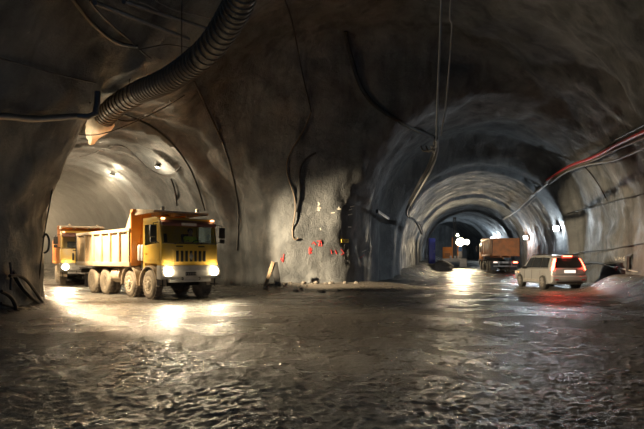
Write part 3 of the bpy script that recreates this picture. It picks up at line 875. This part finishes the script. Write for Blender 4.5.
# ------------------------------------------------------------------ lamps
def lamp_fixture(name, label, pos, aim, size, mat, group=None):
    pos = Vector(pos); aim = (Vector(aim)-pos).normalized()
    T = thing('floodlight', label, 'lamp', pos, 0, group)
    q = aim.to_track_quat('-Y', 'Z').to_matrix()
    m = MB(); m.box((0, .06, 0), (size*1.15, .14, size), bev=.02)
    for k in range(5): m.box((-size*.55+k*size*.22, .15, 0), (.02, .06, size*.8))
    h = m.build('housing', 'dark', T); h.rotation_euler = q.to_euler()
    m = MB(); m.box((0, -.018, 0), (size, .015, size*.85), bev=.004); l = m.build('lens', mat, T); l.rotation_euler = q.to_euler()
    m = MB(); m.tube([(-size*.6, .05, 0), (-size*.6, .3, 0), (size*.6, .3, 0), (size*.6, .05, 0)], .018, 6); b = m.build('bracket', 'dark', T); b.rotation_euler = q.to_euler()
    return T
def wall_lamp(px, py, label, size, e, col, mat, aimv, ang, group, off=.35, face=None):
    p, n = hit(px, py, off)
    T = lamp_fixture('floodlight', label, p, p+Vector(face or aimv), size, mat, group)
    d = Vector(aimv).normalized()
    spot('lamp_beam', d*.12, d*2, e, col, ang, .8, .12, T)
    point('lamp_spill', d*.22, e*.45, col, .12, T)
    return p
COOL = (.80, .92, 1.0)
pR = [wall_lamp(559, 227, 'glaring white floodlight nearest above the silver car on right wall', .36, 850, COOL, 'lamp_c', (-1.0, .5, -.45), 110, 'floodlights along right tunnel wall', face=(-.7, -.7, -.2)),
      wall_lamp(528.5, 237, 'second white floodlight, just right of the rear-facing orange truck', .4, 1200, COOL, 'lamp_c', (-1.0, .4, -.45), 125, 'floodlights along right tunnel wall', face=(-.7, -.7, -.2)),
      wall_lamp(494.5, 237.5, 'farthest white floodlight, just over the rear-facing orange truck', .5, 1600, COOL, 'lamp_c', (-.8, .3, -.3), 160, 'floodlights along right tunnel wall', face=(-.7, -.7, -.2))]
print('right lamps', pR)
WARM = (1.0, .80, .52)
wall_lamp(160, 164, 'small lamp on left tunnel vault above the yellow cab', .22, 350, WARM, 'lampdim', (-.2, -.3, -1), 150, 'small lamps on left tunnel vault', .25)
wall_lamp(113, 172, 'small lamp on left tunnel vault above the tipper body', .24, 700, WARM, 'lampdim', (-.3, .1, -1), 165, 'small lamps on left tunnel vault', .25)
# big floodlight on the left side wall of the left tunnel, behind the dark corner
FL = (-11.1, 21.0, 5.0)
T = lamp_fixture('floodlight', 'large floodlight on left tunnel side wall behind the dark corner', FL, (0, 24, 1.5), .7, 'lamp_w')
for tgt, e, ang in (((-.2, 25, 2.2), 38000, 42), ((-3, 26, -1.5), 2200, 84), ((-8.5, 22.4, 1.0), 4000, 84), ((-1.5, 7.5, -1), 11500, 72), ((-13.5, 30, 1.5), 3500, 45)):  # one lamp as several beams; extra ones added to brighten wall and trucks
    d = (Vector(tgt)-Vector(FL)).normalized()
    spot('lamp_beam', d*.25, d*3, e, (1.0, .76, .47), ang, .6, .2, T)
FL2 = (-20, 33.5, 4.6)  # unseen lamp, there to light the second truck and tunnel around it
T = lamp_fixture('floodlight', 'unseen floodlight deeper in left tunnel lighting the second truck', FL2, (-12, 32, 1.5), .5, 'lamp_w')
d = (Vector((-12, 32, 1.0))-Vector(FL2)).normalized()
spot('lamp_beam', d*.2, d*3, 4000, (1.0, .76, .47), 165, .8, .22, T)

# ------------------------------------------------------------------ things on the walls
def densify(pts, step=6):
    q = bez([(a, b, 0) for a, b in pts], 8); out = [q[0]]
    for p in q[1:]:
        if (p-out[-1]).length >= step: out.append(p)
    if (q[-1]-out[-1]).length > 1: out.append(q[-1])
    return [(p.x, p.y) for p in out]
def wall_line(pts, off, step=6):
    w = [hit(a, b, off)[0] for a, b in densify(pts, step)]
    for it in range(2):
        w = [w[0]]+[(w[i-1]+w[i]*2+w[i+1])/4 for i in range(1, len(w)-1)]+[w[-1]]
    return bez(w, 2)
def cable(label, pts, r=.035, mat='cable', off=.06, name='cable', cat='cable', group=None, free=False, step=6):
    p = bez([P(*q) for q in pts], 6) if free else wall_line(pts, off, step)
    m = MB(); m.tube(p, r, 7)
    return tag(m.build(name, mat), label, cat, group)

# ventilation duct
ctr = bez([P(250, -60, 11.5), P(243, -10, 13), P(228, 22, 14.2), P(205, 53, 15.6), P(170, 79, 17.2), P(138, 93, 18.8), P(116, 106, 20.0), P(104, 118, 20.8)], 12)
T = thing('ventilation_duct', 'ribbed black flexible air duct hanging under the vault, upper left', 'duct', ctr[-1])
L = [p-ctr[-1] for p in ctr]
m = MB(); m.tube(L, .36, 20); m.build('hose', 'duct', T)
m = MB(); acc = 0; last = L[0]
rings = []
for a, b in zip(L, L[1:]):
    acc += (b-a).length
    if acc > .17:
        acc = 0; t = (b-a).normalized(); u = t.orthogonal().normalized(); w = t.cross(u)
        m.tube([b+(u*math.cos(k*math.pi/10)+w*math.sin(k*math.pi/10))*.37 for k in range(21)], .028, 6)
m.build('hoops', 'ductring', T)
e = [P(104, 118, 20.8), P(97, 127, 21.2), P(92, 137, 21.4), P(91, 144, 21.5)]
m = MB(); m.tube(bez([q-ctr[-1] for q in e], 4), [.40, .46, .48, .46, .42, .38, .32, .28, .22, .2, .16, .13, .1], 14)
for v in m.bm.verts: v.co += Vector((1, 1, 1))*.06*noise.noise(v.co*5)
m.build('torn_end', 'torn', T)
for k in (20, 44, 64):
    top = ctr[k]; hh = BVH.ray_cast(top, Vector((0, 0, 1)))[0]
    if hh:
        m = MB(); m.tube([top-ctr[-1]+Vector((0, 0, .3)), hh-ctr[-1]+Vector((0, 0, .1))], .015, 6); m.build('hanger', 'cable', T)

# steel pipe across the left wall, bending up at the opening
pts = [P(-30, 114, 14.0)+Vector((0, 0, 0))]
pl = [hit(x, 114 if x < 76 else 113, .22)[0] for x in (-25, 0, 25, 50, 70)]
pl = bez(pl, 5)
end = pl[-1]
up = [end+Vector((.28, .1, .0)), end+Vector((.46, .2, .12)), end+Vector((.50, .25, .45)), end+Vector((.5, .3, .8))]
m = MB(); m.tube(pl+up, .085, 12)
tag(m.build('pipe', 'pipe'), 'dark steel pipe across the left wall, elbowed up at the tunnel mouth', 'pipe')
cable('thin black cable sagging over the upper left wall', [(-4, 56), (14, 62), (40, 70), (65, 76), (94, 82)], .022)
cable('thick black hose looping down from the top left', [(68, -6), (80, 10), (95, 26), (118, 41), (134, 44)], .06, 'cable', .12, 'hose', 'hose')
cable('thinner black cable beside the looping hose, top left', [(85, -4), (100, 14), (122, 34), (147, 56)], .03, 'cable', .15)
for i, (lb, a, b, c_) in enumerate((('long pale roof rail, lower of the pair at top left', (86, -6), (130, 14), (182, 34)), ('long pale roof rail, upper of the pair at top left', (118, -6), (165, 9), (204, 22)))):
    w = wall_line([a, b, c_], .3, 20); m = MB(); m.tube([w[0], w[-1]], .07, 8)
    tag(m.build('roof_rail', 'pipe'), lb, 'rail')
for i, pts in enumerate(([(135, -4), (165, 14), (190, 18), (214, 30)], [(150, -4), (178, 8), (205, 12), (222, 20)], [(134, 45), (160, 41), (185, 44), (200, 44)])):
    cable(('thin grey wire among the roof rails, lowest end', 'thin grey wire among the roof rails, topmost', 'dark cable running level under the roof rails')[i], pts, .02, 'greycable' if i < 2 else 'cable', .2)
cable('black cable from the pipe elbow to the duct end', [(88, 102), (105, 112), (125, 122), (150, 112), (170, 100)], .03)
cable('thin dark cable hanging along the tunnel mouth edge, far left', [(61, 118, 19), (57, 150, 17.6), (52, 190, 16.8), (45, 230, 16.4), (41, 262, 16.3), (38, 292, 16.2), (36, 305, 16.0)], .02, free=True)
cable('coiled dark cable on the mouth edge beside the second truck', [(43, 238, 16.3), (46, 234, 16.3), (49, 240, 16.3), (48, 250, 16.3), (44, 253, 16.3)], .03, free=True)
# cables heaped at the foot of the left wall
cable('thick black hose sloping down the left wall foot', [(8, 272), (14, 283), (22, 292), (30, 300), (37, 305)], .06, 'cable', .12, 'hose', 'hose')
cable('black hose arching at the left wall foot', [(4, 277), (16, 276), (24, 284), (32, 296), (38, 304)], .045, 'cable', .16, 'hose', 'hose')
cable('tangled black cable lying low at far left', [(-4, 292), (4, 294), (9, 300), (11, 310)], .05, 'cable', .14)
cable('black cable trailing across the foot of the left wall', [(-4, 302), (12, 308), (26, 309), (38, 306)], .04, 'cable', .14)
cable('short hanging black cable above the hose tangle', [(6, 262), (8, 272), (7, 290)], .03, 'cable', .1)
# left tunnel vault cables
cable('black cable looping along the left tunnel vault', [(80, 155), (100, 150), (118, 141), (132, 150), (146, 165), (166, 176), (176, 172), (182, 166)], .035, 'cable', .1)
cable('black cable from vault lamp down towards the cab roof', [(172, 178), (176, 188), (178, 205)], .05, 'cable', .08)
cable('dark cable following the wide arch rib of left tunnel', [(118, 110), (145, 122), (170, 140), (190, 165), (200, 190), (206, 210)], .05, 'cable', .08)
cable('dark cable down the left tunnel wall above the cab', [(193, 80), (212, 120), (226, 150), (236, 185), (240, 215), (238, 250)], .05, 'cable', .07)
cable('thin wire strung across the left tunnel mouth', [(60, 131, 20), (85, 135, 20), (105, 133, 20), (130, 124, 20), (160, 110, 20), (185, 95, 20)], .018, free=True)
# pillar cables
cable('black cable hanging from the roof down the middle pillar', [(283, -4), (292, 20), (299, 60), (306, 90), (311, 112)], .035, 'cable', .08)
cable('brown cable continuing down the middle pillar', [(311, 112), (304, 130), (293, 148), (286, 164), (289, 182), (296, 200), (294, 222), (291, 236), (296, 244), (298, 238)], .035, 'browncable', .07)
cable('dark hook-shaped cable stub on the middle pillar', [(316, 153), (306, 158), (300, 165), (299, 180), (300, 196), (296, 212)], .05, 'cable', .07)
cable('thick dark hose curving over the vault right of the pillar', [(345, 30), (352, 62), (362, 90), (380, 110), (405, 124), (434, 136)], .11, 'cable', .12, 'hose', 'hose')
cable('pale rope hanging from the roof, left of a pair', [(441.5, -6, 17), (440, 40, 17), (438, 90, 17), (437, 128, 17), (436, 142, 17)], .034, 'palecable', free=True, name='rope', cat='rope')
cable('thin rope hanging from the roof, right of a pair', [(451, -6, 18), (450, 18, 18), (452, 28, 18), (449, 70, 18), (446, 105, 18), (441, 136, 18)], .026, 'palecable', free=True, name='rope', cat='rope')
cable('black cable bundle swooping down the right tunnel side', [(436, 138, 17), (434, 152, 19), (428, 168, 22), (418, 186, 26), (409, 204, 30), (407, 215, 33), (416, 222, 36), (422, 234, 40)], .07, 'cable', free=True)
cable('grey cable beside the black swooping bundle', [(437, 136, 17), (437, 152, 19), (431, 170, 22), (421, 188, 26), (411, 206, 30), (410, 218, 33), (420, 224, 36), (424, 237, 40)], .04, 'greycable', free=True)
for i in range(3):
    cable(('short black cable end left of the rope knot, topmost', 'short black cable end left of the rope knot, middle', 'pale short strap at the rope knot')[i], [(421+i*5, 146, 18.5), (424+i*5, 151+i, 18.3), (434, 150-i*4, 17.6)], .03, 'cable' if i < 2 else 'palecable', free=True)
# right wall cables
cable('red cable sloping down the right wall', [(690, 110), (632, 136), (610, 150), (592, 158), (576, 159), (566, 168), (552, 175), (546, 180)], .075, 'redcable', .3, step=10)
cable('brown cable just under the red cable on right wall', [(690, 118), (630, 142), (610, 153), (592, 160), (576, 163), (562, 172), (547, 182), (535, 192)], .055, 'browncable', .3, step=10)
cable('grey cable sagging lowest from the right wall bundle', [(690, 126), (628, 156), (608, 160), (590, 161), (572, 168), (556, 178), (543, 190), (528, 205)], .05, 'greycable', .35, step=10)
cable('pale cable from the bundle down to the tunnel lamps', [(552, 177), (540, 186), (532, 194), (524, 205), (515, 212), (506, 217)], .065, 'palecable', .4, step=10)
cable('second pale cable hugging the bundle by the arch', [(548, 182), (536, 193), (528, 198), (520, 210), (508, 214)], .06, 'palecable', .5, step=10)
cable('black cable near the top right corner of the bundle', [(690, 104), (632, 130), (615, 140), (600, 152), (580, 160)], .03, 'cable', .2, step=10)
cable('black cable crossing the brown right wall', [(650, 193), (628, 198), (608, 202), (596, 208), (575, 210), (558, 218)], .03, 'cable', .08, step=10)
cable('short black cable linking two cables on right wall', [(585, 165), (598, 180), (609, 201)], .03, 'cable', .08, step=8)
cable('black cable along the right wall above the silver car', [(650, 243), (628, 246), (606, 251), (590, 250), (570, 256)], .03, 'cable', .08, step=8)
cable('pale hose lying along the bank by the right wall', [(606, 264), (618, 267), (630, 270), (640, 272)], .03, 'palecable', .10, 'hose', 'hose', step=5)
cable('thick black cable over the dark wall niche', [(580, 264), (592, 263), (604, 263), (612, 265)], .06, 'cable', .12, step=5)

# black oilskin hanging on right wall
p, n = hit(632, 258, .16)
T = thing('work_jacket', 'black work jacket hanging from a bar on the right wall', 'jacket', p)
rz = math.atan2(n.x, -n.y); 
m = MB(); Aq = []; 
for j in range(9):
    z = -.75*j/8+.05; wd = .26-.12*(j/8)+(.06 if j < 2 else 0)
    Aq.append([m.bm.verts.new((wd*math.cos(2*math.pi*k/16), (.09+.02*math.sin(k*3+j))*math.sin(2*math.pi*k/16), z)) for k in range(16)])
for a, b in zip(Aq, Aq[1:]):
    for k in range(16): m.bm.faces.new((a[k], a[(k+1) % 16], b[(k+1) % 16], b[k]))
m.bm.faces.new(Aq[0]); m.bm.faces.new(Aq[-1])
m.build('coat', 'black', T, 60, rotz=rz)
m = MB(); m.tube([(-.28, 0, .05), (.0, 0, .10), (.8, .02, .12)], .04, 8); m.build('hanging_bar', 'dark', T, rotz=rz)

# unlit strip lamp on the dark wall right of the pillar
a, n = hit(366.5, 210.5, .6); b, n2 = hit(381, 217.5, .6)
dd = (b-a); T = thing('strip_lamp', 'white unlit strip lamp tilted on the dark wall right of pillar', 'lamp', (a+b)/2)
R3 = dd.to_track_quat('X', 'Z').to_matrix()
m = MB(); m.box((0, 0, 0), (dd.length, .12, .17), bev=.03); o = m.build('diffuser', 'lamp_white', T); o.rotation_euler = R3.to_euler()
m = MB(); m.box((-dd.length/2-.04, .0, 0), (.12, .15, .2), bev=.02); o = m.build('end_cap', 'black', T); o.rotation_euler = R3.to_euler()

# little yellow sign on the pillar
p, n = hit(344, 241, .07)
T = thing('sign', 'small yellow notice plate with dark marks on the middle pillar', 'sign', p)
rz = math.atan2(n.x, -n.y)
m = MB(); m.box((0, 0, 0), (.52, .03, .19), bev=.01); m.build('plate', 'signyel', T, rotz=rz)
m = MB(); m.prism([(-.2, -.05), (-.1, -.05), (-.15, .055)], -.022, -.017, 'y'); m.box((.09, -.019, .03), (.24, .006, .03)); m.box((.06, -.019, -.03), (.18, .006, .03)); m.build('print', 'black', T, rotz=rz)
m = MB(); m.box((0, .02, -.5), (.06, .04, .9)); m.build('post', 'black', T, rotz=rz)

# sprayed marks belong to the walls
def marks(name, strokes, r, mat, wall):
    m = MB()
    for st in strokes:
        w = [hit(a, b, .0)[0] for a, b in st]
        m.tube(w, r, 6)
    return m.build(name, mat, WALL[wall])
marks('red_paint_mark', [[(309, 249), (310, 253), (312, 249), (309, 248.5)], [(309, 252), (312, 253)], [(310, 247), (309.6, 254)]], .035, 'redpaint', 'wall_back')
marks('red_paint_mark', [[(312, 244), (314, 242), (316, 245)], [(317, 241), (320, 241), (319, 246), (322, 246)], [(321, 240), (322, 246)]], .028, 'redpaint', 'wall_back')
marks('red_paint_mark', [[(331, 250), (332, 254)], [(335, 250), (337, 254)], [(341, 249), (344, 253), (341, 255)]], .022, 'redpaint', 'wall_back')
marks('red_paint_mark', [[(281, 258), (283, 262)], [(284, 254), (283, 261)], [(360, 258), (364, 255)]], .025, 'redpaint', 'wall_back')
marks('white_paint_mark', [[(318, 202), (320, 204), (318, 206)], [(317, 208), (321, 208)], [(319, 203), (319, 211)], [(317, 210), (320, 210)]], .032, 'whitepaint', 'wall_back')
marks('white_paint_mark', [[(331, 213), (335, 212.5)], [(337, 209), (341, 209)], [(339, 207), (339, 210)], [(350, 207), (354, 206)], [(349, 210), (352, 209)], [(348, 215), (352, 214)], [(348, 227), (351, 227)], [(320, 228), (321, 230)]], .028, 'whitepaint', 'wall_back')
marks('white_paint_mark', [[(362, 252), (366, 250)], [(367, 249), (370, 254)], [(368, 252), (371, 252)]], .02, 'whitepaint', 'wall_back')
marks('white_lettering', [[(615, 256.5), (615.6, 260), (617, 260), (617.6, 256.5)], [(619, 260), (619, 257), (620.3, 259), (621.6, 257), (621.6, 260)], [(624.6, 256.6), (623, 258.4), (623.2, 260.2), (624.8, 260.2), (624.8, 258.6), (623.2, 258.6)], [(626, 260.2), (627.3, 256.8), (628.6, 260.2)], [(626.5, 259), (628.2, 259)]], .016, 'whitepaint', 'wall_right')
marks('red_paint_mark', [[(615, 266), (617, 268), (616, 270)], [(614, 268), (618, 267)]], .05, 'redpaint', 'wall_right')

# leaning boards at the foot of the pillar
c = P(272, 288, 26.2); c.z = ground(c.x, c.y)
T = thing('plank_prop', 'dark A-shaped pair of planks leaning at the pillar foot', 'planks', c)
m = MB(); m.box((-.14, .1, .58), (.17, .16, 1.24), Matrix.Rotation(.30, 3, 'Y') @ Matrix.Rotation(-.12, 3, 'X'), bev=.015); m.build('plank', 'wood', T)
m = MB(); m.box((.2, .1, .56), (.3, .08, 1.2), Matrix.Rotation(-.16, 3, 'Y') @ Matrix.Rotation(-.12, 3, 'X'), bev=.015); m.build('plank', 'black', T)
# stones
rk = []
for i in range(34):
    px = random.uniform(262, 356); py = random.uniform(287, 292)
    if i > 26: px = random.uniform(290, 640); py = random.uniform(300, 330)
    Y = CH*F/(py-HY); x = (px-CX)/F*Y
    r = random.uniform(.05, .15) if i <= 26 else random.uniform(.025, .05)
    Y = min(Y, 26.4) if i <= 26 else Y
    m = MB(); m.rock((0, 0, 0), r, i, random.uniform(.55, .85), 2, .5)
    o = m.build('stone', 'stone', None, 25, (x, Y, ground(x, Y)+r*.25))
    if i <= 26: tag(o, 'loose broken stone lying at the foot of the middle pillar', 'stone', 'loose stones at the pillar foot')
    else: tag(o, 'small loose stone lying out on the wet road', 'stone', 'loose stones on the road')
# heap, cabinet deep at the left of the right tunnel
m = MB(); m.rock((0, 0, 0), 1.5, 4, .5, 3, .7); 
o = m.build('spoil_heap', 'spoil', None, 60, (12.4, 57.5, ground(12.4, 57.5)+.1)); tag(o, 'dark heap of spoil left of the orange rig', 'heap')
x, y = 12.6, 62.0
T = thing('cabinet', 'tall narrow blue cabinet at left side of the right tunnel', 'cabinet', (x, y, ground(x, y)))
m = MB(); m.box((0, 0, 1.55), (.7, .7, 2.9), bev=.03); m.build('casing', 'blue', T)
m = MB(); m.box((0, -.36, 1.55), (.6, .02, 2.6), bev=.006); dr = m.build('door', 'blue', T)
m = MB(); m.box((.2, -.385, 1.5), (.04, .03, .3)); m.build('handle', 'grey', dr)
m = MB(); m.box((0, 0, .05), (.76, .76, .1)); m.build('plinth', 'grey', T)

# dusty haze filling the left tunnel
def lpt(t, q): return (LC[0]+LD[0]*t+LP[0]*q, LC[1]+LD[1]*t+LP[1]*q)
m = MB(); m.prism([lpt(11.5, -5.4), lpt(11.5, 5.4), lpt(45.5, 5.3), lpt(45.5, -5.3)], .15, 7.9, 'z')
vm, nt, out = new_mat('haze')
vs = N(nt, 'ShaderNodeVolumeScatter'); vs.inputs['Color'].default_value = (.9, .86, .8, 1); vs.inputs['Density'].default_value = .022; vs.inputs['Anisotropy'].default_value = .2
nt.links.new(vs.outputs[0], out.inputs['Volume'])
tag(m.build('haze', vm, None, 0), 'pale dusty haze hanging in the left tunnel', 'haze', None, 'stuff')

# ------------------------------------------------------------------ world, camera, view
w = bpy.data.worlds.new('world'); SC.world = w; w.use_nodes = True
bg = w.node_tree.nodes['Background']; bg.inputs[0].default_value = (.27, .58, 1.0, 1); bg.inputs[1].default_value = .62
cam = bpy.data.cameras.new('camera'); co = bpy.data.objects.new('camera', cam); COL.objects.link(co)
co.location = CAM; co.rotation_euler = (math.radians(90), 0, 0)
cam.sensor_width = 36; cam.lens = F/644*36; cam.shift_y = (HY-214.5)/644; cam.clip_end = 300; cam.clip_start = .05
SC.camera = co
SC.view_settings.view_transform = 'Standard'; SC.view_settings.look = 'None'
SC.view_settings.gamma = 1; SC.view_settings.use_curve_mapping = False
SC.view_settings.exposure = 0.12
